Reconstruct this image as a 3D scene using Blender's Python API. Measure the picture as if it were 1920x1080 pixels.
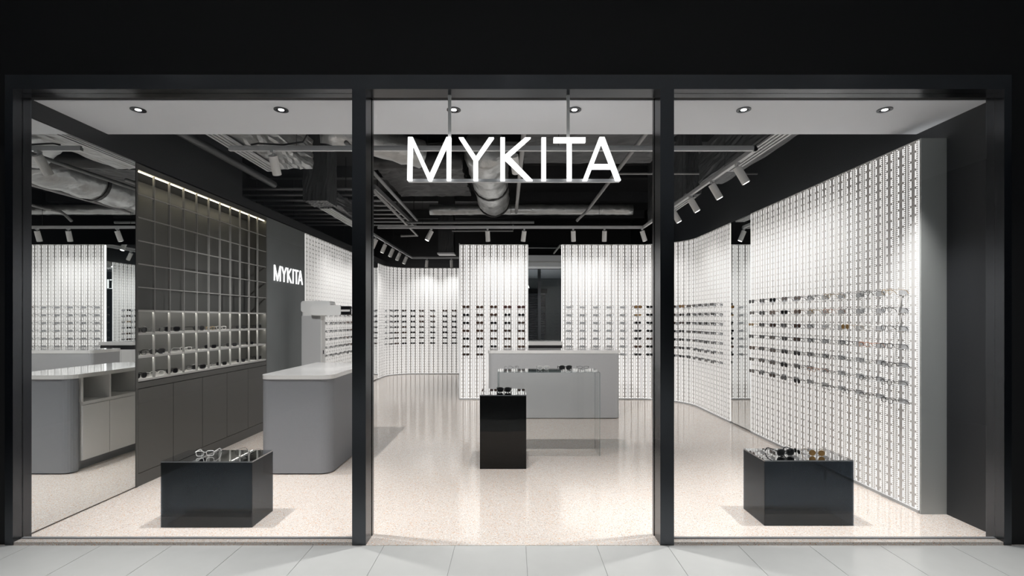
import bpy, bmesh, math, random
from mathutils import Vector, Matrix
random.seed(7)
PI = math.pi
for o in list(bpy.data.objects): bpy.data.objects.remove(o)
C = bpy.context.scene.collection
S = bpy.context.scene

# ------------------------------------------------------------------ camera, world, exposure
F, CX, CY, H = 930.0, 962.0, 598.0, 1.6          # focal length in px, principal point, eye height
cd = bpy.data.cameras.new('camera'); cam = bpy.data.objects.new('camera', cd); C.objects.link(cam)
cd.sensor_width = 36; cd.lens = F / 1920 * 36
cd.shift_x = (960 - CX) / 1920; cd.shift_y = (CY - 540) / 1920
cd.clip_start = .05; cd.clip_end = 100
cam.location = (0, 0, H); cam.rotation_euler = (PI / 2, 0, 0)
S.camera = cam
w = bpy.data.worlds.new('world'); S.world = w; w.use_nodes = True
w.node_tree.nodes['Background'].inputs[0].default_value = (.75, .85, 1, 1)
w.node_tree.nodes['Background'].inputs[1].default_value = .012
S.view_settings.view_transform = 'Standard'; S.view_settings.look = 'None'
S.view_settings.exposure = 1.15; S.view_settings.gamma = 1; S.view_settings.use_curve_mapping = False
SPOT_W, DOWN_W, MALL_W = 16, 130, 60
PANEL_E, SIGN_E, LED_E = .62, .65, 6

# ------------------------------------------------------------------ materials
def nt(name):
    m = bpy.data.materials.new(name); m.use_nodes = True
    t = m.node_tree; b = t.nodes['Principled BSDF']
    return m, t, b
def mat(name, col, rough=.5, metal=0, spec=.5, noise=0, nscale=40, bump=0, emit=0, ecol=None, coat=0):
    m, t, b = nt(name)
    b.inputs['Base Color'].default_value = (*col, 1); b.inputs['Roughness'].default_value = rough
    b.inputs['Metallic'].default_value = metal; b.inputs['Specular IOR Level'].default_value = spec
    b.inputs['Coat Weight'].default_value = coat; b.inputs['Coat Roughness'].default_value = .05
    if noise or bump:
        tc = t.nodes.new('ShaderNodeTexCoord'); n = t.nodes.new('ShaderNodeTexNoise')
        n.inputs['Scale'].default_value = nscale; n.inputs['Detail'].default_value = 4
        t.links.new(tc.outputs['Object'], n.inputs['Vector'])
        if noise:
            mx = t.nodes.new('ShaderNodeMix'); mx.data_type = 'RGBA'
            mx.inputs[6].default_value = (*[c * (1 - noise) for c in col], 1)
            mx.inputs[7].default_value = (*[min(1, c * (1 + noise)) for c in col], 1)
            t.links.new(n.outputs['Fac'], mx.inputs[0]); t.links.new(mx.outputs[2], b.inputs['Base Color'])
        if bump:
            bp = t.nodes.new('ShaderNodeBump'); bp.inputs['Strength'].default_value = bump
            bp.inputs['Distance'].default_value = .02
            t.links.new(n.outputs['Fac'], bp.inputs['Height']); t.links.new(bp.outputs[0], b.inputs['Normal'])
    if emit:
        b.inputs['Emission Color'].default_value = (*(ecol or col), 1); b.inputs['Emission Strength'].default_value = emit
    return m
def glassy(name, tint, ior=1.5, rough=0.0, refl=1.0):
    m = bpy.data.materials.new(name); m.use_nodes = True; t = m.node_tree; t.nodes.clear()
    o = t.nodes.new('ShaderNodeOutputMaterial'); mx = t.nodes.new('ShaderNodeMixShader')
    tr = t.nodes.new('ShaderNodeBsdfTransparent'); gl = t.nodes.new('ShaderNodeBsdfGlossy'); fr = t.nodes.new('ShaderNodeFresnel')
    ml = t.nodes.new('ShaderNodeMath'); ml.operation = 'MULTIPLY'; ml.inputs[1].default_value = refl
    geo = t.nodes.new('ShaderNodeNewGeometry'); inv = t.nodes.new('ShaderNodeMath'); inv.operation = 'SUBTRACT'
    inv.inputs[0].default_value = 1
    t.links.new(geo.outputs['Backfacing'], inv.inputs[1])
    m2 = t.nodes.new('ShaderNodeMath'); m2.operation = 'MULTIPLY'
    tr.inputs[0].default_value = (*tint, 1); gl.inputs['Roughness'].default_value = rough; fr.inputs['IOR'].default_value = ior
    t.links.new(fr.outputs[0], ml.inputs[0]); t.links.new(ml.outputs[0], m2.inputs[0]); t.links.new(inv.outputs[0], m2.inputs[1])
    t.links.new(m2.outputs[0], mx.inputs[0])
    t.links.new(tr.outputs[0], mx.inputs[1]); t.links.new(gl.outputs[0], mx.inputs[2]); t.links.new(mx.outputs[0], o.inputs[0])
    return m
def emis(name, col, s):
    m = mat(name, (.8, .8, .8), emit=s, ecol=col); return m

def terrazzo(name):
    m, t, b = nt(name); L = t.links.new
    tc = t.nodes.new('ShaderNodeTexCoord')
    b.inputs['Roughness'].default_value = .10; b.inputs['Specular IOR Level'].default_value = .7
    base = (.68, .62, .57, 1)
    prev = None
    for sc, thr, cols in ((80, .34, [(.84, .81, .78), (.66, .36, .18), (.76, .70, .64), (.36, .31, .27), (.86, .84, .82), (.68, .48, .32)]),
                          (165, .36, [(.70, .50, .34), (.82, .79, .76), (.46, .40, .36), (.74, .70, .66)])):
        v = t.nodes.new('ShaderNodeTexVoronoi'); v.inputs['Scale'].default_value = sc
        L(tc.outputs['Object'], v.inputs['Vector'])
        r = t.nodes.new('ShaderNodeValToRGB'); r.color_ramp.interpolation = 'CONSTANT'
        sp = t.nodes.new('ShaderNodeSeparateColor'); L(v.outputs['Color'], sp.inputs[0]); L(sp.outputs[0], r.inputs[0])
        els = r.color_ramp.elements
        els[0].color = (*cols[0], 1); els[1].position = 1 / len(cols); els[1].color = (*cols[1], 1)
        for i in range(2, len(cols)):
            e = els.new(i / len(cols)); e.color = (*cols[i], 1)
        lt = t.nodes.new('ShaderNodeMath'); lt.operation = 'LESS_THAN'; lt.inputs[1].default_value = thr
        L(v.outputs['Distance'], lt.inputs[0])
        mx = t.nodes.new('ShaderNodeMix'); mx.data_type = 'RGBA'
        L(lt.outputs[0], mx.inputs[0])
        if prev is None: mx.inputs[6].default_value = base
        else: L(prev, mx.inputs[6])
        L(r.outputs[0], mx.inputs[7]); prev = mx.outputs[2]
    L(prev, b.inputs['Base Color'])
    return m

def perforated(name):
    """white slotted metal strip; the light board behind shines through dashes and dots"""
    m, t, b = nt(name); L = t.links.new
    b.inputs['Base Color'].default_value = (.66, .652, .64, 1); b.inputs['Roughness'].default_value = .45
    tc = t.nodes.new('ShaderNodeTexCoord'); sp = t.nodes.new('ShaderNodeSeparateXYZ'); L(tc.outputs['Object'], sp.inputs[0])
    def M(op, a, c=None):
        n = t.nodes.new('ShaderNodeMath'); n.operation = op
        for i, v in enumerate((a, c)):
            if v is None: continue
            if isinstance(v, (int, float)): n.inputs[i].default_value = v
            else: L(v, n.inputs[i])
        return n.outputs[0]
    ax = M('ABSOLUTE', sp.outputs[0])
    def band(c, hw): return M('LESS_THAN', M('ABSOLUTE', M('SUBTRACT', ax, c)), hw)
    dash = M('MULTIPLY', band(.0240, .0050), M('LESS_THAN', M('FRACT', M('DIVIDE', sp.outputs[2], .075)), .74))
    dots = M('MULTIPLY', band(.0405, .0050), M('LESS_THAN', M('FRACT', M('DIVIDE', sp.outputs[2], .018)), .52))
    fr = M('LESS_THAN', sp.outputs[1], -.0005)
    f = M('MULTIPLY', M('MAXIMUM', dash, dots), fr)
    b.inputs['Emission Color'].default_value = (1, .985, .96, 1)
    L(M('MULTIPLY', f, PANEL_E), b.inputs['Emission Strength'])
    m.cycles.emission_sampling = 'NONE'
    return m

MT = {}
def init_mats():
    a = MT
    a['terrazzo'] = terrazzo('terrazzo')
    a['tile'] = mat('mall_tile', (.55, .555, .54), .22, noise=.05, nscale=6)
    a['grout'] = mat('grout', (.22, .22, .21), .9)
    a['frame'] = mat('charcoal_frame', (.085, .090, .098), .24, metal=1)
    a['facade'] = mat('black_facade', (.002, .002, .0025), .7)
    a['dark'] = mat('dark_wall_paint', (.017, .019, .022), .55, noise=.08, nscale=3)
    a['black'] = mat('black_plenum', (.008, .008, .009), .8)
    a['soffit'] = mat('soffit_paint', (.67, .695, .73), .6, noise=.02, nscale=2)
    a['white'] = mat('white_paint', (.72, .72, .71), .4)
    a['railwhite'] = mat('rail_white', (.50, .51, .52), .4)
    a['top'] = mat('white_counter_top', (.84, .84, .83), .06, spec=.7)
    a['grey'] = mat('grey_body_paint', (.24, .25, .27), .5, noise=.05, nscale=60)  # counter: same paint as the desk, its shade put into a darker colour
    a['deskgrey'] = mat('light_grey_body', (.46, .468, .48), .5, noise=.04, nscale=60)  # desk: the counter's paint, lightened in colour for the stronger light there
    a['greywall'] = mat('grey_wall_paint', (.17, .185, .19), .6, noise=.08, nscale=5)
    a['niche'] = mat('grey_cabinet', (.085, .085, .08), .45, noise=.06, nscale=30)
    a['nicheback'] = mat('niche_back', (.095, .097, .093), .38, spec=.5, noise=.04, nscale=12)
    a['nicheshelf'] = mat('niche_shelf', (.42, .42, .41), .5)
    a['seam'] = mat('seam', (.01, .01, .01), .8)
    a['endface'] = mat('end_panel_grey', (.40, .42, .41), .55)
    a['mirror'] = mat('mirror', (.80, .82, .82), .0, metal=1)
    a['glass'] = glassy('window_glass', (.985, .985, .985), 1.5)
    a['smoke'] = glassy('smoked_acrylic', (.35, .385, .42), 1.4)
    a['smokedark'] = glassy('dark_smoked_acrylic', (.10, .115, .13), 1.5)
    a['smoketop'] = mat('smoked_mirror_top', (.62, .63, .64), .015, metal=1)
    a['clear'] = glassy('clear_glass', (.985, .99, .988), 1.5)
    a['clearedge'] = glassy('glass_edge', (.70, .76, .76), 1.6)
    a['perf'] = perforated('perforated_strip')
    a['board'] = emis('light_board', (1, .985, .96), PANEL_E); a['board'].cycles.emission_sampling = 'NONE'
    a['sign'] = emis('sign_face', (1, 1, 1), SIGN_E)
    a['led'] = emis('led_warm', (1, .88, .62), LED_E)
    a['ledw'] = emis('led_white', (1, .96, .88), LED_E*1.7); a['lattice'] = mat('lattice_grey', (.30, .30, .29), .4)
    a['lampface'] = emis('lamp_face', (1, .98, .95), 4)
    a['foil'] = mat('insulation_foil', (.45, .46, .46), .33, metal=.7, noise=.25, nscale=9, bump=.9)
    a['ductdark'] = mat('dark_duct_wrap', (.03, .031, .033), .5, metal=.2, noise=.2, nscale=8, bump=.5)
    a['duct'] = mat('galvanised_duct', (.075, .078, .082), .45, metal=.5, noise=.15, nscale=10, bump=.3)
    a['pipe'] = mat('grey_pipe', (.20, .205, .21), .4)
    a['pipelight'] = mat('light_pipe', (.32, .32, .32), .4)
    a['cable'] = mat('black_cable', (.01, .01, .01), .5)
    a['screen'] = mat('screen_black', (.01, .01, .012), .1)
    a['machine'] = mat('device_white', (.80, .81, .81), .35)
    a['f_black'] = mat('frame_black', (.012, .012, .013), .3)
    a['f_brown'] = mat('frame_brown', (.16, .075, .035), .3)
    a['f_gold'] = mat('frame_gold', (.38, .27, .13), .3, metal=.7)
    a['f_silver'] = mat('frame_silver', (.16, .165, .17), .3, metal=.6)
    a['f_white'] = mat('frame_white', (.66, .66, .64), .35)
    a['f_purple'] = mat('frame_plum', (.14, .045, .07), .3)
    a['f_grey'] = mat('frame_grey', (.05, .052, .055), .3)
    a['f_red'] = mat('frame_copper', (.40, .16, .07), .3)
    a['l_black'] = mat('lens_black', (.010, .010, .011), .06)
    a['l_brown'] = mat('lens_brown', (.07, .045, .035), .08)
    a['l_amber'] = mat('lens_amber', (.26, .15, .05), .1)
    a['l_clear'] = glassy('lens_clear', (.975, .98, .98), 1.25)
init_mats()

# ------------------------------------------------------------------ geometry helpers
def box(bm, x0, x1, y0, y1, z0, z1):
    vs = [bm.verts.new(p) for p in ((x0,y0,z0),(x1,y0,z0),(x1,y1,z0),(x0,y1,z0),(x0,y0,z1),(x1,y0,z1),(x1,y1,z1),(x0,y1,z1))]
    for f in ((3,2,1,0),(4,5,6,7),(0,1,5,4),(1,2,6,5),(2,3,7,6),(3,0,4,7)): bm.faces.new([vs[i] for i in f])
def prism(bm, poly, a, b, axis='z'):
    """extrude a 2D polygon along an axis between a and b"""
    def P(u, v, t): return {'z': (u, v, t), 'y': (u, t, v), 'x': (t, u, v)}[axis]
    lo = [bm.verts.new(P(u, v, a)) for u, v in poly]; hi = [bm.verts.new(P(u, v, b)) for u, v in poly]
    n = len(poly)
    bm.faces.new(lo); bm.faces.new(hi)
    for i in range(n): bm.faces.new((lo[i], lo[(i+1)%n], hi[(i+1)%n], hi[i]))
def tube(bm, pts, r, seg=8, closed=False, caps=True, wob=0):
    pts = [Vector(p) for p in pts]; n = len(pts); rings = []; prevu = None
    for i, p in enumerate(pts):
        if closed: d = pts[(i+1)%n] - pts[i-1]
        else: d = pts[min(i+1, n-1)] - pts[max(i-1, 0)]
        d.normalize()
        u = prevu - d * prevu.dot(d) if prevu is not None else (Vector((0,0,1)).cross(d) if abs(d.z) < .9 else Vector((1,0,0)).cross(d))
        u.normalize(); v = d.cross(u); prevu = u
        rr = r[i] if isinstance(r, (list, tuple)) else r
        rings.append([bm.verts.new(p + (u*math.cos(2*PI*k/seg) + v*math.sin(2*PI*k/seg)) * (rr*(1+wob*random.uniform(-1,1)))) for k in range(seg)])
    m = n if closed else n-1
    for i in range(m):
        a, b = rings[i], rings[(i+1)%n]
        for k in range(seg): bm.faces.new((a[k], a[(k+1)%seg], b[(k+1)%seg], b[k]))
    if caps and not closed:
        bm.faces.new(list(reversed(rings[0]))); bm.faces.new(rings[-1])
def mesh(name, bm, m, smooth=False, bevel=0):
    if bevel: bmesh.ops.bevel(bm, geom=bm.edges[:], offset=bevel, segments=2, affect='EDGES', profile=.6)
    bmesh.ops.recalc_face_normals(bm, faces=bm.faces[:])
    me = bpy.data.meshes.new(name); bm.to_mesh(me); bm.free()
    for x in (m if isinstance(m, (list, tuple)) else [m]): me.materials.append(MT[x])
    if smooth:
        for p in me.polygons: p.use_smooth = True
    return me
def link(name, me, parent=None, loc=(0,0,0), rz=0):
    o = bpy.data.objects.new(name, me); C.objects.link(o); o.location = loc; o.rotation_euler = (0,0,rz)
    if parent: o.parent = parent
    return o
def obj(name, bm, m, parent=None, loc=(0,0,0), rz=0, smooth=False, bevel=0):
    return link(name, mesh(name, bm, m, smooth, bevel), parent, loc, rz)
def B(name, m, parent, *b, bevel=0):
    bm = bmesh.new(); box(bm, *b); return obj(name, bm, m, parent, bevel=bevel)
def thing(name, label, cat, loc=(0,0,0), rz=0, group=None):
    o = bpy.data.objects.new(name, None); C.objects.link(o); o.location = loc; o.rotation_euler = (0,0,rz)
    o.empty_display_size = .1
    return tag(o, label, cat, group)
def tag(o, label, cat, group=None):
    o['label'] = label; o['category'] = cat
    if group: o['group'] = group
    return o
def struct(o, label=None):
    o['kind'] = 'structure'
    if label: o['label'] = label; o['category'] = o.name.split('_')[0].split('.')[0]
    return o
def rrect(x0, x1, y0, y1, r, seg=6, corners=(1,1,1,1)):
    out = []
    for (cx, cy, a0, on) in ((x1-r, y1-r, 0, corners[0]), (x0+r, y1-r, 90, corners[1]), (x0+r, y0+r, 180, corners[2]), (x1-r, y0+r, 270, corners[3])):
        if on:
            for k in range(seg+1):
                a = math.radians(a0 + 90*k/seg); out.append((cx + r*math.cos(a), cy + r*math.sin(a)))
        else:
            sx = x1 if cx > (x0+x1)/2 else x0; sy = y1 if cy > (y0+y1)/2 else y0
            out.append((sx, sy))
    return out

# ------------------------------------------------------------------ the setting
TOP = 3.08; XL = -3.575; XR = 3.346; XRW = 3.55; YF = 3.506; SOF = 3.225; CEIL = 4.5
struct(B('floor', 'terrazzo', None, -5.2, 3.85, YF, 15.2, -.12, 0), 'polished beige speckled terrazzo shop floor')
struct(B('ceiling', 'black', None, -5.2, 3.85, 4.36, 15.2, CEIL, CEIL+.1), 'black open plenum ceiling over the shop')
# left side
o = bmesh.new(); box(o, -4.0, XL+.01, 3.66, 6.53, TOP+.012, CEIL); box(o, -4.0, XL+.01, 6.53, 14.5, TOP+.012, 3.215)
struct(obj('wall_left', o, 'dark'), 'dark charcoal wall above the left mirror and shelving')
struct(B('wall_left_back', 'black', None, -5.2, -5.1, 3.66, 15.2, 0, CEIL), 'black wall far behind the left shelving')
o = bmesh.new(); box(o, -4.0, -3.86, 3.66, 14.9, 0, TOP)
struct(obj('wall_left_core', o, 'black'), 'black core wall behind the left shelving')
struct(B('wall_left_sign', 'greywall', None, -3.86, XL, 7.20, 8.52, 0, TOP), 'plain grey wall panel carrying the small lit lettering')
# right side, back
struct(B('wall_right', 'dark', None, XRW, 3.85, 3.66, 15.2, 0, CEIL), 'dark charcoal wall behind and above the right light panels')
struct(B('wall_back', 'black', None, -5.2, 3.55, 14.95, 15.1, 0, CEIL), 'black wall at the far back of the shop')
o = bmesh.new(); box(o, -1.0, 2.3, 10.05, 10.2, 0, TOP-.02); box(o, -1.0, -.9, 10.2, 14.9, 0, TOP-.02)
struct(obj('wall_partition', o, 'dark'), 'dark core of the partition behind the central light panels')
# soffit
bm = bmesh.new(); box(bm, XL+.01, XRW, 3.69, 4.365, SOF, SOF+.35)
struct(obj('ceiling_soffit', bm, 'soffit'), 'light grey plaster soffit just inside the shopfront')
# shopfront frame
f = struct(B('trim_1', 'frame', None, -3.593, 3.525, YF, 3.643, SOF, 3.327), 'charcoal metal lintel across the whole shopfront')
struct(B('trim_2', 'frame', None, -3.593, -3.536, YF, 3.643, 0, SOF), 'charcoal metal jamb at the left end of the shopfront')
struct(B('trim_3', 'frame', None, 3.472, 3.525, YF, 3.643, 0, SOF), 'charcoal metal jamb at the right end of the shopfront')
struct(B('trim_4', 'frame', None, -1.138, -1.041, YF, 3.643, 0, SOF), 'charcoal metal post left of the entrance')
struct(B('trim_5', 'frame', None, 1.041, 1.138, YF, 3.643, 0, SOF), 'charcoal metal post right of the entrance')
struct(B('trim_6', 'facade', None, -3.565, 3.55, 3.645, 3.689, SOF+.004, SOF+.2), 'black shutter slot behind the lintel')
for i, x in enumerate((-1.05, 1.05)):
    struct(B('trim_%d' % (7+i), 'frame', None, x-.012, x+.012, 3.655, 3.695, 0, SOF), 'thin dark guide rail inside the %s entrance post' % ('left', 'right')[i])
bm = bmesh.new()
box(bm, -7, 7, YF+.01, 3.66, 3.327, 4.6); box(bm, -7, -3.593, YF+.01, 3.66, 0, 3.327); box(bm, 3.525, 7, YF+.01, 3.66, 0, 3.327)
struct(obj('wall_facade', bm, 'facade'), 'black mall wall around the shopfront')
for i, (a, b_) in enumerate(((-3.536, -1.138), (1.138, 3.472))):
    side = ('left', 'right')[i]
    wd = bpy.data.objects.new('window_%d' % (i+1), None); C.objects.link(wd); struct(wd, 'tall frameless %s shop window of clear glass' % side)
    B('glass_pane', 'glass', wd, a, b_, 3.57, 3.58, .022, SOF)
    B('window_sill', 'terrazzo', wd, a, b_, YF+.006, 3.60, 0, .020)
    B('glazing_channel', 'pipe', wd, a, b_, 3.562, 3.588, .020, .026)
# mall
mf = struct(B('floor_mall', 'grout', None, -7, 7, -9.2, YF, -.12, -.004), 'pale grey tiled mall floor in front of the shop')
tm = None
y = YF - .003
for r in range(13):
    for k in range(-13, 14):
        x0 = .09 + .5*k
        if tm is None:
            bm = bmesh.new(); box(bm, .0015, .4985, -.9985, -.0015, -.01, 0); tm = mesh('floor_tile', bm, 'tile')
        if r > 3 and abs(k) > 8: continue
        link('floor_tile', tm, mf, (x0, y - r, 0))
struct(B('ceiling_mall', 'soffit', None, -7, 7, -9.2, 3.5, 3.97, 4.1), 'pale ceiling of the mall corridor')
struct(B('wall_mall', 'greywall', None, -7, 7, -9.3, -9.2, 0, 4.1), 'grey wall across the mall corridor')
sh = thing('roller_shutter', 'black slatted shutter across the corridor seen in the back mirror', 'shutter', (0, -9.16, 0))
bm = bmesh.new(); box(bm, -2.6, 2.6, 0, .03, 0, .085); sl = mesh('slat', bm, 'frame', bevel=.008)
for k in range(31): link('slat', sl, sh, (0, .005, .0 + k*.1))
B('shutter_box', 'facade', sh, -2.7, 2.7, 0, .2, 3.1, 3.35)

# ------------------------------------------------------------------ added mall lights and soffit downlights
def lamp(name, parent, loc, target, watts, angle, blend=.6, size=.03, col=(1, .985, .97)):
    d = bpy.data.lights.new(name, 'SPOT'); d.energy = watts; d.spot_size = math.radians(angle); d.spot_blend = blend
    d.shadow_soft_size = size; d.color = col
    o = bpy.data.objects.new(name, d); C.objects.link(o); o.parent = parent
    o.location = loc; v = Vector(target) - Vector(loc); o.rotation_euler = v.to_track_quat('-Z', 'Y').to_euler()
    return o
def ringmesh(r0, r1, z0, z1, seg=24):
    bm = bmesh.new(); rs = []
    for r, z in ((r0, z0+.012), (r0, z0), (r1, z0), (r1, z1), (r0, z1)):
        rs.append([bm.verts.new((r*math.cos(2*PI*k/seg), r*math.sin(2*PI*k/seg), z)) for k in range(seg)])
    for i in range(len(rs)):
        a, b_ = rs[i], rs[(i+1) % len(rs)]
        for k in range(seg): bm.faces.new((a[k], a[(k+1)%seg], b_[(k+1)%seg], b_[k]))
    return bm
def disc(r, z, seg=24, z2=None):
    bm = bmesh.new(); prism(bm, [(r*math.cos(2*PI*k/seg), r*math.sin(2*PI*k/seg)) for k in range(seg)], z, z2 if z2 is not None else z+.004); return bm
dl_ring = mesh('trim_ring', ringmesh(.036, .054, -.006, .001), 'frame')
dl_face = mesh('lamp_face', disc(.021, -.004), 'lampface'); dl_cup = mesh('reflector', disc(.038, -.0015), 'screen')
pos = ['leftmost', 'second from the left', 'third from the left', 'third from the right', 'second from the right', 'rightmost']
for i, x in enumerate((-2.91, -1.80, -.46, .476, 1.79, 2.885)):
    t = thing('recessed_downlight', 'small round downlight in the front soffit, ' + pos[i], 'downlight', (x, 3.85, SOF), group='soffit downlights')
    link('trim_ring', dl_ring, t); link('reflector', dl_cup, t); link('lamp_face', dl_face, t)
    lamp('downlight_lamp', t, (0, 0, -.02), (0, .1, -3), DOWN_W*(.65 if abs(x) < 1 else 1), 72, .9)
for i, (x, y) in enumerate(((-3.2, 2.2), (0, 2.2), (3.2, 2.2), (-2, -2), (2, -2), (-2, -5.5), (2, -5.5))):  # unseen lamps added to brighten the mall floor and ceiling
    t = thing('mall_downlight', 'added unseen light in the mall ceiling, %s' % ('left in front of the shop', 'middle in front of the shop', 'right in front of the shop', 'left behind the viewer', 'right behind the viewer', 'far left near shutter', 'far right near shutter')[i], 'downlight', (x, y, 3.97), group='added mall lights')
    link('trim_ring', dl_ring, t); link('lamp_face', dl_face, t)
    lamp('downlight_lamp', t, (0, 0, -.03), (0, .2, -3), MALL_W*(1 if i < 3 else 4.5), 80, .9, .08, (.95, .97, 1))

# ------------------------------------------------------------------ eyewear
def outline(a, b, n, seg, cx=0, drop=0):
    out = []
    for k in range(seg):
        t = 2*PI*k/seg; c, s = math.cos(t), math.sin(t)
        x = math.copysign(abs(c)**(2/n), c)*a; z = math.copysign(abs(s)**(2/n), s)*b
        if drop: x *= 1 + drop*(z/b)
        out.append((cx + x, z))
    return out
SHAPES = {'square': (.027, .020, 3.4, .06), 'round': (.0235, .0225, 2.0, 0), 'pilot': (.028, .023, 2.5, .14), 'slim': (.027, .0155, 3.0, .05), 'big': (.031, .025, 2.9, .08)}
GM = {}
def eyewear_meshes(shape, thick):
    k = (shape, thick)
    if k in GM: return GM[k]
    a, b, n, dr = SHAPES[shape]; gap = .010; cx = a + gap
    fr = bmesh.new()
    for s in (-1, 1):
        tube(fr, [(p[0], 0, p[1]) for p in outline(a, b, n, 20, s*cx, dr)], thick, 5, closed=True)
    tube(fr, [(-gap-.002, 0, b*.25), (-.004, -.002, b*.45), (.004, -.002, b*.45), (gap+.002, 0, b*.25)], thick, 5)
    for s in (-1, 1): tube(fr, [(s*(cx+a*.98), 0, b*.55), (s*(cx+a+.006), .002, b*.6), (s*(cx+a+.007), .008, b*.6)], thick*1.1, 5)
    le = bmesh.new(); pts = outline(a*.97, b*.97, n, 20, 0, dr)
    prism(le, pts, -.0008, .0008, 'y')
    te = bmesh.new(); L_ = .138
    tube(te, [(0, .008, 0), (0, .06, .001), (0, .10, -.001), (0, .122, -.010), (0, L_, -.034)], [thick*1.05, thick*.95, thick, thick*1.2, thick*1.1], 5)
    GM[k] = (fr, le, te, cx, a, b); return GM[k]
GMM = {}
KIND = {
 'black sunglasses': ('sunglasses', 'square', .0024, 'f_black', 'l_black'),
 'black round sunglasses': ('sunglasses', 'round', .0022, 'f_black', 'l_black'),
 'black pilot sunglasses': ('sunglasses', 'pilot', .0018, 'f_black', 'l_black'),
 'brown sunglasses': ('sunglasses', 'pilot', .0022, 'f_brown', 'l_brown'),
 'dark brown sunglasses': ('sunglasses', 'square', .0024, 'f_black', 'l_brown'),
 'plum thick sunglasses': ('sunglasses', 'big', .0040, 'f_purple', 'l_brown'),
 'gold amber sunglasses': ('sunglasses', 'slim', .0022, 'f_gold', 'l_amber'),
 'brown shield sunglasses': ('sunglasses', 'big', .0048, 'f_brown', 'l_amber'),
 'large black sunglasses': ('sunglasses', 'big', .0042, 'f_black', 'l_black'),
 'gold round eyeglasses': ('eyeglasses', 'round', .0021, 'f_gold', 'l_clear'),
 'black round eyeglasses': ('eyeglasses', 'round', .0021, 'f_black', 'l_clear'),
 'black square eyeglasses': ('eyeglasses', 'square', .0024, 'f_black', 'l_clear'),
 'silver square eyeglasses': ('eyeglasses', 'square', .0015, 'f_silver', 'l_clear'),
 'silver slim eyeglasses': ('eyeglasses', 'slim', .0015, 'f_silver', 'l_clear'),
 'grey slim eyeglasses': ('eyeglasses', 'slim', .0018, 'f_grey', 'l_clear'),
 'copper square eyeglasses': ('eyeglasses', 'square', .0020, 'f_red', 'l_clear'),
 'white eyeglasses': ('eyeglasses', 'square', .0026, 'f_white', 'l_clear'),
 'copper-lens round sunglasses': ('sunglasses', 'round', .0016, 'f_gold', 'l_amber'),
}
def eyewear(kind, loc, rz, label, group, folded=False, tilt=0):
    """origin at the middle of the frame front; front looks along local -Y"""
    nm, shape, th, fm, lm = KIND[kind]
    if kind not in GMM:
        fr, le, te, cx, a, b = eyewear_meshes(shape, th)
        def cp(x, n, m): return mesh(n, x.copy(), m, smooth=False)
        GMM[kind] = (cp(fr, 'frame_front', fm), cp(le, 'lens', lm), cp(te, 'temple', fm), cx, a, b)
    fr, le, te, cx, a, b = GMM[kind]
    t = thing(nm, label, 'glasses', loc, rz, group)
    t.rotation_euler = (tilt, 0, rz)
    link('frame_front', fr, t)
    for s in (-1, 1):
        link('lens', le, t, (s*cx, 0, 0))
        link('temple', te, t, (s*(cx+a+.007), 0, b*.6), 0 if not folded else s*math.radians(84))
    return t

# ------------------------------------------------------------------ backlit display walls
P = .1335
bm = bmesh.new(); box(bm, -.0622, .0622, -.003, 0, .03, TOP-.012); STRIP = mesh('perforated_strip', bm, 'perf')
bm = bmesh.new(); box(bm, -.055, .055, -.006, -.003, -.028, .014); box(bm, -.012, .012, -.105, -.006, -.028, -.025)
REST = mesh('glasses_rest', bm, 'railwhite')
def frame_at(path, s):
    """path: list of ('line', x0,y0,x1,y1) / ('arc', cx,cy,r,a0,a1); normals lie on the left of travel"""
    for seg in path:
        if seg[0] == 'line':
            L = math.hypot(seg[3]-seg[1], seg[4]-seg[2])
            if s <= L or seg is path[-1]:
                u = ((seg[3]-seg[1])/L, (seg[4]-seg[2])/L); return (seg[1]+u[0]*s, seg[2]+u[1]*s, -u[1], u[0])
        else:
            L = abs(seg[5]-seg[4])*seg[3]
            if s <= L or seg is path[-1]:
                a = seg[4] + (seg[5]-seg[4])*s/L
                return (seg[1]+seg[3]*math.cos(a), seg[2]+seg[3]*math.sin(a), -math.cos(a), -math.sin(a))
        s -= L
def plen(path): return sum(math.hypot(g[3]-g[1], g[4]-g[2]) if g[0] == 'line' else abs(g[5]-g[4])*g[3] for g in path)
def ribbon(bm, path, d0, d1, z0, z1, ds=.1):
    L = plen(path); n = max(1, int(L/ds)); prev = None
    for i in range(n+1):
        x, y, nx, ny = frame_at(path, L*i/n)
        r = [bm.verts.new((x+nx*d, y+ny*d, z)) for d, z in ((d0,z0),(d1,z0),(d1,z1),(d0,z1))]
        if prev:
            for k in range(4): bm.faces.new((prev[k], prev[(k+1)%4], r[(k+1)%4], r[k]))
        else: bm.faces.new(r)
        prev = r
    bm.faces.new(list(reversed(prev)))
ROWS = [1.835 - .155*k for k in range(7)]
ORD = ['top', 'second', 'third', 'fourth', 'fifth', 'sixth', 'bottom']
NUM = ['first', 'second', 'third', 'fourth', 'fifth', 'sixth', 'seventh', 'eighth', 'ninth', 'tenth', 'eleventh', 'twelfth', 'thirteenth', 'fourteenth', 'fifteenth', 'sixteenth']
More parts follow.
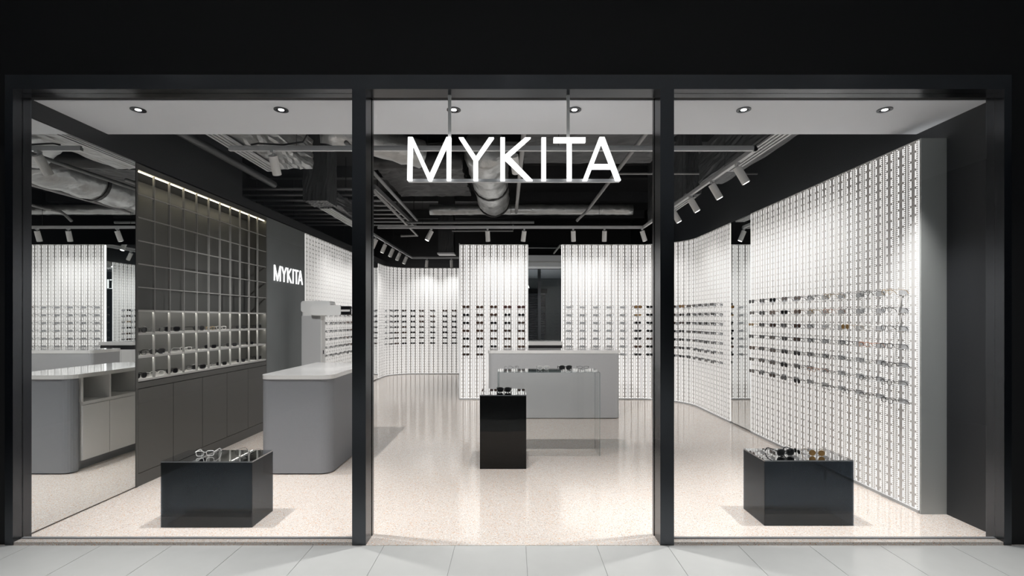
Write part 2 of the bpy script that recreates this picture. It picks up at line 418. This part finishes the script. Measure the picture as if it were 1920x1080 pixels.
def display_wall(label, path, cols, colref, pick, skip=(), group=''):
    t = thing('display_wall', label, 'display wall', (0, 0, 0), group='backlit perforated display walls')
    L = plen(path); n = round(L/P); p = L/n
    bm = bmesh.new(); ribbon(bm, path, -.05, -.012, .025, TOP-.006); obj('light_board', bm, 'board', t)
    bm = bmesh.new(); ribbon(bm, path, -.05, .012, 0, .026); obj('base_trim', bm, 'railwhite', t)
    bm = bmesh.new(); ribbon(bm, path, -.05, .006, TOP-.012, TOP); obj('top_trim', bm, 'white', t)
    for i in range(n):
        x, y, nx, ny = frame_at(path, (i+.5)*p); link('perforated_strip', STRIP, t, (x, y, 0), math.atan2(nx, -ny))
    for ci, s in enumerate(cols):
        x, y, nx, ny = frame_at(path, s); rz = math.atan2(nx, -ny)
        for ri, z in enumerate(ROWS):
            if (ci, ri) in skip: continue
            link('glasses_rest', REST, t, (x, y, z), rz)
            kind = pick(ci, ri)
            if kind is None: continue
            d = .150 + random.uniform(-.006, .006); jz = random.uniform(-.003, .003)
            eyewear(kind, (x+nx*d, y+ny*d, z+jz), rz + random.uniform(-.06, .06),
                    '%s, %s row, %s' % (kind, ORD[ri], colref(ci)), group)
    return t
rng = random.Random(3)
DARKS = ['black sunglasses', 'black round sunglasses', 'black pilot sunglasses', 'dark brown sunglasses']
OPT = ['black round eyeglasses', 'black round eyeglasses', 'black square eyeglasses', 'black square eyeglasses', 'silver square eyeglasses', 'silver slim eyeglasses', 'grey slim eyeglasses']
# right wall: the near columns carry optical frames, the far ones sunglasses
RW = {(0,3): 'black square eyeglasses', (0,1): 'black round eyeglasses', (0,2): 'black round eyeglasses', (0,6): 'black square eyeglasses', (0,4): 'black square eyeglasses',
      (0,0): 'gold round eyeglasses', (1,3): 'copper square eyeglasses', (1,0): 'black round eyeglasses', (2,2): 'copper-lens round sunglasses', (2,0): 'silver square eyeglasses',
      (3,0): 'gold round eyeglasses', (3,1): 'copper square eyeglasses', (4,1): 'gold round eyeglasses', (4,5): 'copper square eyeglasses', (5,1): 'brown sunglasses',
      (1,2): 'white eyeglasses', (3,2): 'white eyeglasses', (7,1): 'brown sunglasses', (9,2): 'gold amber sunglasses', (9,4): 'brown sunglasses'}
def pick_right(c, r): return RW.get((c, r)) or (rng.choice(OPT) if c < 5 else rng.choice(DARKS))
path_right = [('line', XR, 4.079, XR, 6.977)]
dw = display_wall('long backlit perforated panel wall on the right nearest the window', path_right, [.165 + .267*k for k in range(10)],
    lambda c: '%s column from the window, right wall' % NUM[c], pick_right, group='glasses on the right wall')
B('end_panel', 'endface', dw, XR-.006, XRW, 4.060, 4.078, 0, TOP)
B('edge_light', 'board', dw, XR-.004, XR+.01, 4.0785, 4.088, .03, TOP-.012)
# mirror in the right wall
o = B('wall_mirror', 'mirror', None, XR, XR+.03, 6.985, 7.620, .025, TOP); tag(o, 'tall narrow wall mirror between the two right display panels', 'mirror')
# curved wall: right wall -> back wall, ends at the central mirror
path_curve = [('line', XR, 7.627, XR, 8.95), ('arc', XR-.9, 8.95, .9, 0, PI/2), ('line', XR-.9, 9.85, .964, 9.85)]
LC = plen(path_curve)
ccols = [LC - .145 - .267*k for k in range(15)]
def pick_curve(c, r):
    if c < 5: return rng.choice(['silver square eyeglasses', 'silver slim eyeglasses', 'grey slim eyeglasses', 'silver slim eyeglasses'])
    if c == 5: return ['brown shield sunglasses', 'gold amber sunglasses'][r] if r < 2 else ('brown sunglasses' if r == 5 else rng.choice(DARKS))
    if c == 9 and r == 0: return 'brown shield sunglasses'
    return rng.choice(DARKS)
display_wall('curved backlit perforated wall running from right mirror round to the back', path_curve, ccols,
    lambda c: '%s column right of the back mirror' % NUM[c], pick_curve, skip={(c, 6) for c in range(4)}, group='glasses on the curved back wall')
# central back panel
path_mid = [('line', .297, 9.85, -1.059, 9.85)]
def pick_mid(c, r):
    c = 4 - c
    if r == 0: return ['brown sunglasses', 'brown sunglasses', 'brown sunglasses', 'plum thick sunglasses', 'plum thick sunglasses'][c]
    return rng.choice(['brown sunglasses', 'dark brown sunglasses', 'black round sunglasses', 'dark brown sunglasses'])
pm = display_wall('flat backlit perforated panel left of the back mirror', path_mid, [.136 + .2712*k for k in range(5)],
    lambda c: '%s column left of the back mirror' % NUM[c], pick_mid, skip={(c, 6) for c in range(3)}, group='glasses on the central back panel')
B('end_panel', 'railwhite', pm, -1.075, -1.0595, 9.845, 10.05, 0, TOP+.02)
o = B('wall_mirror', 'mirror', None, -.329, .329, -.02, .01, 1.155, TOP); o.location = (.6305, 9.89, 0); o.rotation_euler.z = .019; tag(o, 'large upright mirror in the back wall above the white cabinet', 'mirror')
# left wall panel and deep curved wall
path_left = [('line', XL, 12.40, XL, 8.525)]
def pick_left(c, r): return rng.choice(DARKS + ['brown sunglasses']) if c < 4 else rng.choice(OPT)
lcols = [12.40 - 11.06 + .267*k for k in range(7)]
display_wall('backlit perforated panel on the left wall behind the white device', path_left, lcols,
    lambda c: '%s column along the left wall' % NUM[6-c], pick_left, group='glasses on the left wall')
o = B('wall_mirror', 'mirror', None, XL-.03, XL, 12.41, 13.13, .025, TOP); tag(o, 'narrow wall mirror on the far left wall beyond the counter', 'mirror')
path_deep = [('line', -.92, 14.4, -2.775, 14.4), ('arc', -2.775, 13.6, .8, PI/2, PI), ('line', XL, 13.6, XL, 13.14)]
LD = plen(path_deep)
dcols = [.24 + .267*k for k in range(4)] + [.24+.267*4+.09, .24+.267*5+.14, .24+.267*6+.14, .24+.267*7.1+.14, .24+.267*8.2+.14, .24+.267*9.4+.14]
display_wall('curved backlit perforated wall at the far left end of the shop', path_deep, [d for d in dcols if d < LD-.06],
    lambda c: '%s column left of the partition, far wall' % NUM[c], lambda c, r: rng.choice(DARKS + ['brown sunglasses']), group='glasses on the far curved wall')

# ------------------------------------------------------------------ left mirror, shelving unit
o = B('wall_mirror', 'mirror', None, -3.86, XL, 3.665, 4.695, .012, TOP+.008); tag(o, 'floor to ceiling mirror on the left wall beside the window', 'mirror')
N0, N1 = 4.705, 7.195; NC = 11; CW = (N1-N0-.04)/NC
t = thing('shelving_unit', 'dark grey built-in shelving with lattice front above cupboard doors', 'shelving', (0, 0, 0))
ZL = [1.014 + .2225*k for k in range(10)]          # ten horizontals: three lit rows below, six lattice rows above
B('side_panel', 'niche', t, -3.855, XL+.004, N0-.006, N0+.020, 0, TOP)
B('side_panel', 'niche', t, -3.855, XL+.004, N1-.020, N1, 0, TOP)
B('top_panel', 'niche', t, -3.855, XL+.003, N0+.020, N1-.020, ZL[9]+.006, TOP)
B('back_panel', 'nicheback', t, -3.855, -3.845, N0+.02, N1-.02, ZL[0], ZL[9])
bm = bmesh.new(); box(bm, -.022, 0, -.004, .004, ZL[0]+.007, ZL[9]); vb = mesh('lattice_bar', bm, 'lattice')
for k in range(1, NC): link('lattice_bar', vb, t, (XL+.002, N0+.02+CW*k, 0))
bm = bmesh.new(); box(bm, -.018, 0, N0+.02, N1-.02, -.005, .005); hb = mesh('lattice_rail', bm, 'lattice')
for k in range(4, 9): link('lattice_rail', hb, t, (XL+.001, 0, ZL[k]))
bm = bmesh.new(); prism(bm, [(-.27, -.004), (-.012, -.004), (-.012, -.014), (0, -.014), (0, .006), (-.27, .006)], N0+.02, N1-.02, 'y'); sm = mesh('shelf', bm, 'nicheshelf')
for k in (0, 1, 2, 3): link('shelf', sm, t, (XL+.0, 0, ZL[k]))
B('led_strip', 'led', t, XL-.034, XL-.024, N0+.022, N1-.022, ZL[9]-.002, ZL[9]+.004)
for k in (1, 2, 3): B('led_strip', 'ledw', t, XL-.026, XL-.0125, N0+.022, N1-.022, ZL[k]-.0085, ZL[k]-.0045)
cb = B('cupboard_body', 'niche', t, -3.855, XL-.012, N0+.02, N1-.02, .0, .995)
B('plinth', 'niche', t, XL-.011, XL-.002, N0+.02, N1-.02, 0, .12)
B('fascia', 'niche', t, XL-.011, XL+.003, N0+.02, N1-.02, .935, .99)
DW = (N1-N0-.04)/5
bm = bmesh.new(); box(bm, -.011, .003, .004, DW-.004, .127, .927); dm = mesh('cupboard_door', bm, 'niche')
for k in range(5): link('cupboard_door', dm, t, (XL, N0+.02+DW*k, 0))
# glasses in the lit cells
NG = [(2,0,'large black sunglasses'),(2,1,'silver square eyeglasses'),(2,2,'large black sunglasses'),(2,4,'large black sunglasses'),(2,5,'gold round eyeglasses'),(2,6,'white eyeglasses'),(2,8,'black sunglasses'),(2,10,'large black sunglasses'),
      (1,0,'black square eyeglasses'),(1,1,'large black sunglasses'),(1,2,'silver slim eyeglasses'),(1,3,'white eyeglasses'),(1,4,'silver square eyeglasses'),(1,5,'black sunglasses'),(1,6,'silver slim eyeglasses'),(1,7,'black sunglasses'),(1,8,'silver slim eyeglasses'),(1,9,'black sunglasses'),
      (0,0,'large black sunglasses'),(0,1,'white eyeglasses'),(0,2,'large black sunglasses'),(0,3,'grey slim eyeglasses'),(0,4,'large black sunglasses'),(0,5,'silver slim eyeglasses'),(0,6,'black sunglasses'),(0,8,'black sunglasses'),(0,10,'large black sunglasses')]
for r, c, k in NG:
    b = SHAPES[KIND[k][1]][1]; b = max(b, .036-.6*b)
    eyewear(k, (XL-.055, N0+.02+CW*(c+.5), ZL[r]+.006+b+KIND[k][2]), math.radians(86 if c in (0, 10) else 72 + rng.uniform(-22, 12)),
            '%s in %s lit shelf row, %s cell from the mirror' % (k, ['bottom', 'middle', 'top'][r], NUM[c]), 'glasses in the lit shelving', tilt=0)

# ------------------------------------------------------------------ lettering
LET = {'M': [[(325,622),(330,367),(356,367),(351,622)], [(335,367),(358,367),(468,605),(468,622),(448,622)], [(557,367),(582,367),(468,622),(452,622),(447,608)], [(558,367),(584,367),(582,622),(558,622)]],
       'Y': [[(629,369),(658,369),(742,497),(742,512),(716,503)], [(808,369),(837,369),(742,503),(728,512),(718,500)], [(716,495),(742,495),(742,622),(716,622)]],
       'K': [[(875,369),(902,369),(902,622),(875,622)], [(1022,369),(1055,369),(922,487),(902,504),(902,472)], [(905,480),(930,482),(1066,622),(1030,622),(900,498)]],
       'I': [[(1118,369),(1145,369),(1145,622),(1118,622)]],
       'T': [[(1190,369),(1378,369),(1378,396),(1190,396)], [(1270,380),(1297,380),(1297,622),(1270,622)]],
       'A': [[(1362,622),(1460,367),(1478,367),(1481,385),(1390,622)], [(1587,622),(1490,367),(1468,367),(1466,385),(1558,622)], [(1412,527),(1536,527),(1545,553),(1404,553)]]}
def lettering(t, sx, sz, d, m):
    """u across, v up, extruded from y=0 to y=d"""
    for ch, polys in LET.items():
        bm = bmesh.new()
        for i, pl in enumerate(polys):
            prism(bm, [((cx-955)/1258*sx, (622-cy)/255*sz) for cx, cy in pl], .0004*i, d-.0004*i, 'y')
        obj('letter', bm, m, t)
YS = 3.56; k = YS/F
zs0 = H + (CY-337.5)*k; szs = 81*k; sxs = 400*k
t = thing('hanging_sign', 'large white illuminated MYKITA letters hanging in the entrance', 'sign', ((963.5-CX)*k, YS, zs0))
lettering(t, sxs, szs, .035, 'sign')
B('base_bar', 'railwhite', t, -sxs/2, sxs/2, .036, .06, -.004, .018)
for px in (841.5, 1066.5):
    x = (px-963.5)*k; B('hanging_rod', 'white', t, x-.011, x+.011, .037, .059, .018, SOF-zs0)
t = thing('wall_sign', 'small white illuminated MYKITA letters on the plain grey wall', 'sign', (XL, 7.91, 2.175), PI/2)
lettering(t, 1.00, .235, -.012, 'sign')

# ------------------------------------------------------------------ counters
t = thing('sales_counter', 'grey counter with rounded corners and white top by the shelving', 'counter', (0, 0, 0))
cx0, cx1, cy0, cy1 = -2.603, -1.874, 5.096, 6.60
bm = bmesh.new()      # wrap-around grey shell: front end and customer side
outer = [(cx0, cy0+.09)] + [(cx0+.09-.09*math.cos(a), cy0+.09-.09*math.sin(a)) for a in [PI/2*i/6 for i in range(1, 7)]] + \
        [(cx1-.12+.12*math.sin(a), cy0+.12-.12*math.cos(a)) for a in [PI/2*i/8 for i in range(0, 9)]] + [(cx1, cy1)]
inner = [(cx1-.03, cy1), (cx1-.03, cy0+.14), (cx0+.03, cy0+.14), (cx0+.03, cy0+.09)]
prism(bm, outer + inner, .012, .978); obj('body_shell', bm, 'grey', t)
bm = bmesh.new(); prism(bm, rrect(cx0-.012, cx1+.012, cy0-.012, cy1, .12, 8, (0,0,1,1)), .980, 1.022); obj('counter_top', bm, 'top', t)
B('back_board', 'white', t, cx0+.012, cx1-.031, cy0+.141, cy1-.02, .10, .72)
B('inner_wall', 'white', t, cx1-.34, cx1-.032, cy0+.141, cy1-.02, .721, .979)
B('toe_kick', 'grey', t, cx0+.07, cx1-.1, cy0+.142, cy1-.02, 0, .10)
for y in (cy0+.142, 5.60, 6.04, cy1-.02): B('cubby_divider', 'white', t, cx0, cx0+.38, y-.011, y+.011, .722, .978)
B('cubby_rail', 'white', t, cx0-.002, cx0+.011, cy0+.142, cy1-.02, .690, .722)
for y0, y1 in ((cy0+.145, 5.585), (5.592, 6.03)): B('cupboard_door', 'white', t, cx0-.002, cx0+.0115, y0, y1, .105, .684)
for j in range(3): B('drawer_front', 'white', t, cx0-.002, cx0+.0115, 6.037, cy1-.024, .105+.194*j, .105+.194*j+.180)
t = thing('reception_desk', 'grey reception desk with white top in the centre', 'desk', (0, 0, 0))
dx0, dx1, dy0, dy1 = -.394, 1.711, 7.957, 8.52
bm = bmesh.new(); prism(bm, rrect(dx0, dx1, dy0, dy1, .07, 6, (0,0,1,1)), .012, 1.045); obj('body', bm, 'deskgrey', t)
bm = bmesh.new(); prism(bm, rrect(dx0-.01, dx1+.01, dy0-.01, dy1, .08, 6, (0,0,1,1)), 1.046, 1.098); obj('desk_top', bm, 'top', t)
B('plinth', 'seam', t, dx0+.05, dx1-.05, dy0+.02, dy1-.02, 0, .0118)
t = thing('back_cabinet', 'low white drawer cabinet under the back mirror behind the desk', 'cabinet', (0, 0, 0))
B('body', 'white', t, .300, .961, 9.72, 9.90, .04, 1.00); B('plinth', 'white', t, .302, .959, 9.74, 9.90, 0, .039)
B('ledge', 'white', t, .299, .962, 9.70, 9.90, 1.085, 1.150); B('top_recess', 'screen', t, .302, .959, 9.74, 9.90, 1.0, 1.084)
for j in range(3):
    for i in range(3): d = B('drawer_front', 'white', t, .304+.219*i, .517+.219*i, 9.705, 9.7195, .06+.315*j, .365+.315*j)
# eye measuring device
t = thing('measuring_device', 'white column-shaped eye measuring device behind the counter', 'device', (-3.19, 7.9, 0))
bm = bmesh.new(); prism(bm, rrect(-.16, .15, -.05, .16, .04), .03, 1.72); obj('column', bm, 'machine', t)
bm = bmesh.new(); prism(bm, rrect(-.20, .22, -.12, .22, .05), 0, .03); obj('base_plate', bm, 'railwhite', t)
bm = bmesh.new(); prism(bm, rrect(-.165, .30, 1.705, 1.885, .04), -.06, .17, 'y'); obj('head', bm, 'machine', t, bevel=.004)
bm = bmesh.new(); prism(bm, rrect(.03, .50, 1.655, 1.815, .04), -.16, -.061, 'y'); obj('arm', bm, 'machine', t, bevel=.004)
B('camera_unit', 'screen', t, .501, .64, -.15, -.07, 1.665, 1.80)
B('camera_stripe', 'white', t, .501, .641, -.152, -.1505, 1.715, 1.745)
B('button_panel', 'screen', t, .151, .153, .03, .06, 1.04, 1.10)
B('front_seam', 'railwhite', t, -.155, .145, -.054, -.0505, .1, 1.65)

# ------------------------------------------------------------------ plinths
def plinth(label, x0, x1, y0, y1, h, m, mtop, th=.010, bottom=False):
    t = thing('display_plinth', label, 'plinth', ((x0+x1)/2, y0, 0)); ox = (x0+x1)/2
    def b(n, mm, *c): return B(n, mm, t, c[0]-ox, c[1]-ox, c[2]-y0, c[3]-y0, c[4], c[5])
    b('front_panel', m, x0, x1, y0, y0+th, 0, h); b('back_panel', m, x0, x1, y1-th, y1, 0, h)
    b('side_panel', m, x0, x0+th, y0+th, y1-th, 0, h); b('side_panel', m, x1-th, x1, y0+th, y1-th, 0, h)
    b('top_panel', mtop, x0, x1, y0, y1, h+.0005, h+.0005+th)
    return t
plinth('low black smoked acrylic plinth in the left window', -2.703, -2.002, 3.805, 4.135, .497, 'smoke', 'smoketop')
plinth('low black smoked acrylic plinth in the right window', 1.944, 2.634, 3.835, 4.185, .497, 'smoke', 'smoketop')
plinth('tall black smoked acrylic plinth in the middle of the floor', -.354, .141, 5.286, 5.775, .779, 'smokedark', 'smoketop')
tt = plinth('clear glass display table in front of the reception desk', -.178, 1.013, 5.79, 6.13, .975, 'clear', 'smoketop', .012)
for o in tt.children:
    if o.name.startswith('top_panel'): o.data.materials[0] = MT['clear']
for x in (-.5955, .5955):
    for y in (0, .34): B('edge', 'clearedge', tt, x-.003, x+.003, y-.003, y+.003, 0, .975)
bm = bmesh.new(); box(bm, -.5975, .5975, -.004, .344, .974, .976); obj('table_edge', bm, 'clearedge', tt)
def on(kind, x, y, z, deg, label, folded=False):
    b = SHAPES[KIND[kind][1]][1]; b = max(b, .036-.6*b)
    return eyewear(kind, (x, y, z + b + KIND[kind][2] + .001), math.radians(deg), label, 'glasses laid out on the plinths', folded)
on('white eyeglasses', -2.44, 3.93, .5075, 12, 'white eyeglasses on the left window plinth, nearer the mirror')
on('silver square eyeglasses', -2.16, 3.95, .5075, -15, 'silver eyeglasses on the left window plinth, nearer the entrance')
on('large black sunglasses', 2.17, 3.95, .5075, 8, 'black sunglasses on the left of the right window plinth')
on('copper-lens round sunglasses', 2.42, 3.95, .5075, -10, 'amber round sunglasses on the right of the right window plinth')
on('large black sunglasses', -.10, 5.47, .7895, 0, 'large black sunglasses on the tall black plinth')
on('silver square eyeglasses', .0, 5.95, .9875, 15, 'silver eyeglasses on the left of the clear table')
on('white eyeglasses', .36, 5.94, .9875, 0, 'white eyeglasses at the middle of the clear table')
on('large black sunglasses', .625, 5.92, .9875, 0, 'large black sunglasses on the clear table')
on('grey slim eyeglasses', .84, 5.95, .9875, -5, 'slim grey eyeglasses on the right of the clear table')

# ------------------------------------------------------------------ tracks and spotlights
ZR = 3.28
def rail(label, pts):
    t = thing('track_rail', label, 'rail', (0, 0, 0))
    for a, b in zip(pts, pts[1:]):
        w_ = .018
        bm = bmesh.new(); box(bm, min(a[0],b[0])-w_, max(a[0],b[0])+w_, min(a[1],b[1])-w_, max(a[1],b[1])+w_, ZR, ZR+.032)
        box(bm, min(a[0],b[0])-w_*.6, max(a[0],b[0])+w_*.6, min(a[1],b[1])-w_*.6, max(a[1],b[1])+w_*.6, ZR+.032, ZR+.05)
        obj('rail_profile', bm, 'railwhite', t)
        L = math.hypot(b[0]-a[0], b[1]-a[1])
        for i in range(max(1, int(L/1.3))):
            f_ = (i+.5)/max(1, int(L/1.3)); x = a[0]+(b[0]-a[0])*f_; y = a[1]+(b[1]-a[1])*f_
            bm = bmesh.new(); tube(bm, [(x, y, ZR+.05), (x, y, CEIL)], .003, 5); obj('suspension_wire', bm, 'cable', t)
    return t
XT = 2.42; Y1, Y2 = 4.96, 9.22
rail('grey lighting track loop hung over the main floor', [(-2.82, Y1), (XT, Y1), (XT, Y2), (-2.5, Y2)])
XT2 = -2.81
rail('grey lighting track hung along the far left wall', [(XT2, 9.42), (XT2, 13.83), (-1.1, 13.83)])
bm = bmesh.new(); prism(bm, [(.043*math.cos(2*PI*k/20), .043*math.sin(2*PI*k/20)) for k in range(20)], -.10, .095); HEAD = mesh('lamp_head', bm, 'white')
FACE = mesh('lamp_face', disc(.034, -.1015, 20, -.0995), 'lampface')
bm = bmesh.new(); box(bm, -.016, .016, -.03, .03, -.022, 0); tube(bm, [(0,0,-.022), (0,0,-.05)], .010, 8); ADAPT = mesh('track_adapter', bm, 'railwhite')
nsp = 0
def spot(x, y, target, label, on_=True, pw=1.0):
    t = thing('track_spotlight', label, 'spotlight', (x, y, ZR), group='white track spotlights')
    link('track_adapter', ADAPT, t)
    piv = Vector((x, y, ZR-.055)); d = (Vector(target)-piv).normalized()
    q = d.to_track_quat('-Z', 'Y')
    c = d * .085
    h = link('lamp_head', HEAD, t, (c.x, c.y, -.055 + c.z)); h.rotation_mode = 'QUATERNION'; h.rotation_quaternion = q
    f_ = link('lamp_face', FACE, h)
    if on_:
        e = d * .195; lamp('spot_lamp', t, (e.x, e.y, -.055 + e.z), (e.x+d.x, e.y+d.y, -.055+e.z+d.z), SPOT_W*pw, 115, 1.0, .03)
TZ = 1.55
for i, y in enumerate((5.35, 6.03, 6.76, 7.5, 8.35)):
    spot(XT, y, (XR, y-.1, TZ), 'white spotlight on the right track, %s from the window' % NUM[i])
for i, (x, tx) in enumerate(((-1.52, -1.9), (-.475, -.42), (.208, .0), (1.118, 1.25), (1.70, 1.75), (2.40, 2.75))):
    spot(x, Y2, ((tx, 9.8, TZ) if i else (-2.6, 9.0, 1.0)) if i < 5 else (3.0, 9.5, TZ), 'white spotlight on the back track, %s from the left' % NUM[i], pw=.8)
for i, (x, tg) in enumerate(((-2.4, (-2.55, 6.6, .9)), (.01, (.45, 7.9, .6)))):
    spot(x, Y1, tg, 'white spotlight on the front track, %s' % ('near the shelving' if i == 0 else 'behind the hanging sign'), pw=7)
for i, y in enumerate((9.45, 10.17, 10.9, 11.6, 12.3, 13.07)):
    spot(XT2, y, (XL, y+.1, TZ), 'white spotlight on the far left track, %s along' % NUM[i])
for i, x in enumerate((-2.4, -1.72)):
    spot(x, 13.83, (x+(-.25 if i == 0 else 0), 14.4, TZ), 'white spotlight on the far left track above the back curve, %s' % ('left', 'right')[i])

# ------------------------------------------------------------------ ceiling services
def pipe(name, label, pts, r, m, cat='pipe', seg=10, wob=0):
    bm = bmesh.new(); tube(bm, pts, r, seg, wob=wob); return tag(obj(name, bm, m, smooth=True), label, cat)
def lerp(a, b, n): return [tuple(a[j]+(b[j]-a[j])*i/n for j in range(3)) for i in range(n+1)]
def diffuser(label, x, y0, y1, z):
    t = thing('slot_diffuser', label, 'air vent', (x, y0, z))
    for i in range(4): B('vent_bar', 'railwhite', t, -.085+.046*i, -.085+.046*i+.024, 0, y1-y0, 0, .02)
    for yy in (0, y1-y0-.02): B('end_bar', 'railwhite', t, -.085, .077, yy, yy+.02, -.002, 0)
    B('slot_back', 'seam', t, -.085, .077, .0, y1-y0, .0202, .028)
    return t
def foilbox(name, label, x0, x1, y0, y1, z0, z1, m, cat='duct', rough=.009):
    bm = bmesh.new(); nx, ny, nz = max(2, int((x1-x0)/.08)), max(2, int((y1-y0)/.08)), max(2, int((z1-z0)/.08))
    box(bm, x0, x1, y0, y1, z0, z1)
    bmesh.ops.subdivide_edges(bm, edges=bm.edges[:], cuts=13, use_grid_fill=True)
    for v in bm.verts: v.co += Vector([random.uniform(-1, 1)*rough for _ in range(3)])
    return tag(obj(name, bm, m), label, cat)
diffuser('long white slot air vent beside the right track near the window', 2.58, 4.40, 5.92, 3.36)
diffuser('white slot air vent beside the right track towards the back', 2.58, 7.2, 9.0, 3.36)
diffuser('long grey slot air vent above the left shelving near the window', -2.85, 4.40, 5.92, 3.36)
diffuser('grey slot air vent under the hanging left duct', -2.80, 7.42, 9.10, 3.245)
foilbox('foil_plenum', 'crinkled foil plenum box over the left window vent', -2.93, -2.40, 4.40, 5.95, 3.40, 3.75, 'foil')
foilbox('foil_plenum', 'crinkled foil plenum box over the right window vent', 2.47, 2.78, 4.40, 6.6, 3.392, 3.85, 'duct')
foilbox('foil_plenum', 'foil plenum box over the rear right vent', 2.47, 2.70, 7.1, 9.1, 3.388, 4.498, 'duct')
pipe('drain_pipe', 'silver round pipe with capped end along the left wall', [(-3.24, 4.40, 3.42), (-3.24, 6.72, 3.42), (-3.24, 6.75, 3.42)], [.045, .045, .03], 'duct')
foilbox('drop_duct', 'dark square duct dropping from the ceiling over the shelving', -2.97, -2.63, 7.0, 7.4, 3.27, 4.49, 'duct', rough=.006)
foilbox('branch_duct', 'foil duct running back over the slot vent on the left', -2.97, -2.63, 7.42, 9.36, 3.295, 3.50, 'duct', rough=.014)
foilbox('exhaust_duct', 'hanging square exhaust duct left of the central panel', -1.66, -1.32, 11.0, 11.3, 3.08, 4.49, 'ductdark', rough=.003)
o = thing('exhaust_grille', 'pale rim grille under the hanging exhaust duct', 'air vent', (-1.49, 11.0, 3.04))
B('rim', 'railwhite', o, -.19, .19, -.02, .32, 0, .03)
pipe('insulated_duct', 'dark wrapped round duct behind the letters M and Y', lerp((-1.95, 6.6, 3.72), (-.68, 6.6, 3.72), 16), .13, 'ductdark', 'duct', 16, .05)
t = thing('insulated_duct', 'bright crinkled foil duct running back over the centre', 'duct', (-.36, 0, 3.80))
bm = bmesh.new(); ny = 40; tube(bm, lerp((0, 6.35, 0), (0, 9.35, 0), ny), [.26 + .03*abs(math.sin(i*PI/8)) for i in range(ny+1)], 22, wob=.035); obj('duct_sleeve', bm, 'foil', t, smooth=True)
for i in range(1, 3):
    bm = bmesh.new(); yy = 6.75 + 1.25*i; tube(bm, [(0, yy-.03, 0), (0, yy+.03, 0)], .302, 22); obj('strap', bm, 'cable', t)
pipe('insulated_duct', 'foil duct crossing above the back track', lerp((-1.6, 9.55, 3.70), (2.3, 9.55, 3.70), 40), .10, 'foil', 'duct', 12, .06)
pipe('insulated_duct', 'foil duct hanging left of the letter M', lerp((-2.1, 5.5, 3.72), (-1.15, 6.2, 3.66), 10), .17, 'foil', 'duct', 14, .10)
foilbox('main_duct', 'wide dark duct above the letters K I T A', .15, 2.0, 5.6, 7.2, 3.86, 4.25, 'ductdark', rough=.01)
foilbox('main_duct', 'wide dark duct behind the foil duct at ceiling height', -2.0, -.75, 7.3, 8.9, 3.80, 4.2, 'ductdark', rough=.012)
pipe('sprinkler_pipe', 'pale pipe running back over the centre of the shop', [(.13, 4.5, 3.62), (.06, 9.4, 3.62)], .028, 'pipelight')
pipe('sprinkler_pipe', 'pale pipe running back on the right of the sign', [(1.46, 4.5, 3.62), (1.38, 9.36, 3.62), (1.30, 9.38, 3.55), (1.2, 9.38, 3.45)], .026, 'pipelight')
pipe('sprinkler_pipe', 'grey pipe crossing in front of the back track', [(-2.0, 9.40, 3.43), (.4, 9.40, 3.43)], .024, 'pipe')
pipe('sprinkler_pipe', 'grey pipe crossing low behind the back track', [(-1.2, 9.75, 3.33), (0, 9.75, 3.33), (0, 9.75, 3.45)], .016, 'pipe')
pipe('sprinkler_pipe', 'thin grey branch pipe high on the right', [(1.42, 6.9, 3.62), (3.4, 6.9, 3.62)], .014, 'pipelight')
pipe('sprinkler_pipe', 'grey pipe running back on the left of the sign', [(-1.75, 5.2, 3.45), (-1.80, 9.3, 3.45)], .024, 'pipe')
pipe('sprinkler_pipe', 'second grey pipe further left over the cable tray', [(-2.0, 6.6, 3.45), (-2.12, 11.0, 3.45), (-2.5, 11.05, 3.45)], .024, 'pipelight')
pipe('sprinkler_pipe', 'grey pipe across the front above the track', [(-2.3, 5.3, 3.67), (2.4, 5.3, 3.67)], .018, 'pipe')
pipe('power_cable', 'black cable looping onto the left end of the front track', [(-2.62, Y1, 3.341), (-2.55, Y1, 3.355), (-2.3, Y1, 3.341), (-2.1, Y1, 3.37), (-2.05, Y1, 3.46), (-2.05, Y1, CEIL)], .009, 'cable', 'cable')
t = thing('cable_tray', 'wide ladder cable tray over the left side of the shop', 'cable tray', (0, 0, 3.55))
for x in (-4.6, -3.0, -2.08): B('side_rail', 'pipe', t, x-.015, x+.015, 7.45, 10.6, 0, .07)
for i in range(9): B('rung', 'pipe', t, -4.58, -2.1, 7.5+.36*i, 7.56+.36*i, .01, .03)
for x in (-4.6, -3.0, -2.08):
    for y in (7.6, 8.9, 10.4):
        bm = bmesh.new(); tube(bm, [(x, y, .07), (x, y, CEIL-3.55)], .008, 5); obj('hanger_rod', bm, 'cable', t)
for i in range(5): tag(B('ceiling_beam', 'ductdark', None, -5.0, 3.5, 5.6+1.9*i, 5.75+1.9*i, 4.28, CEIL), 'dark ceiling beam, %s from the window' % NUM[i], 'beam', 'dark ceiling beams')
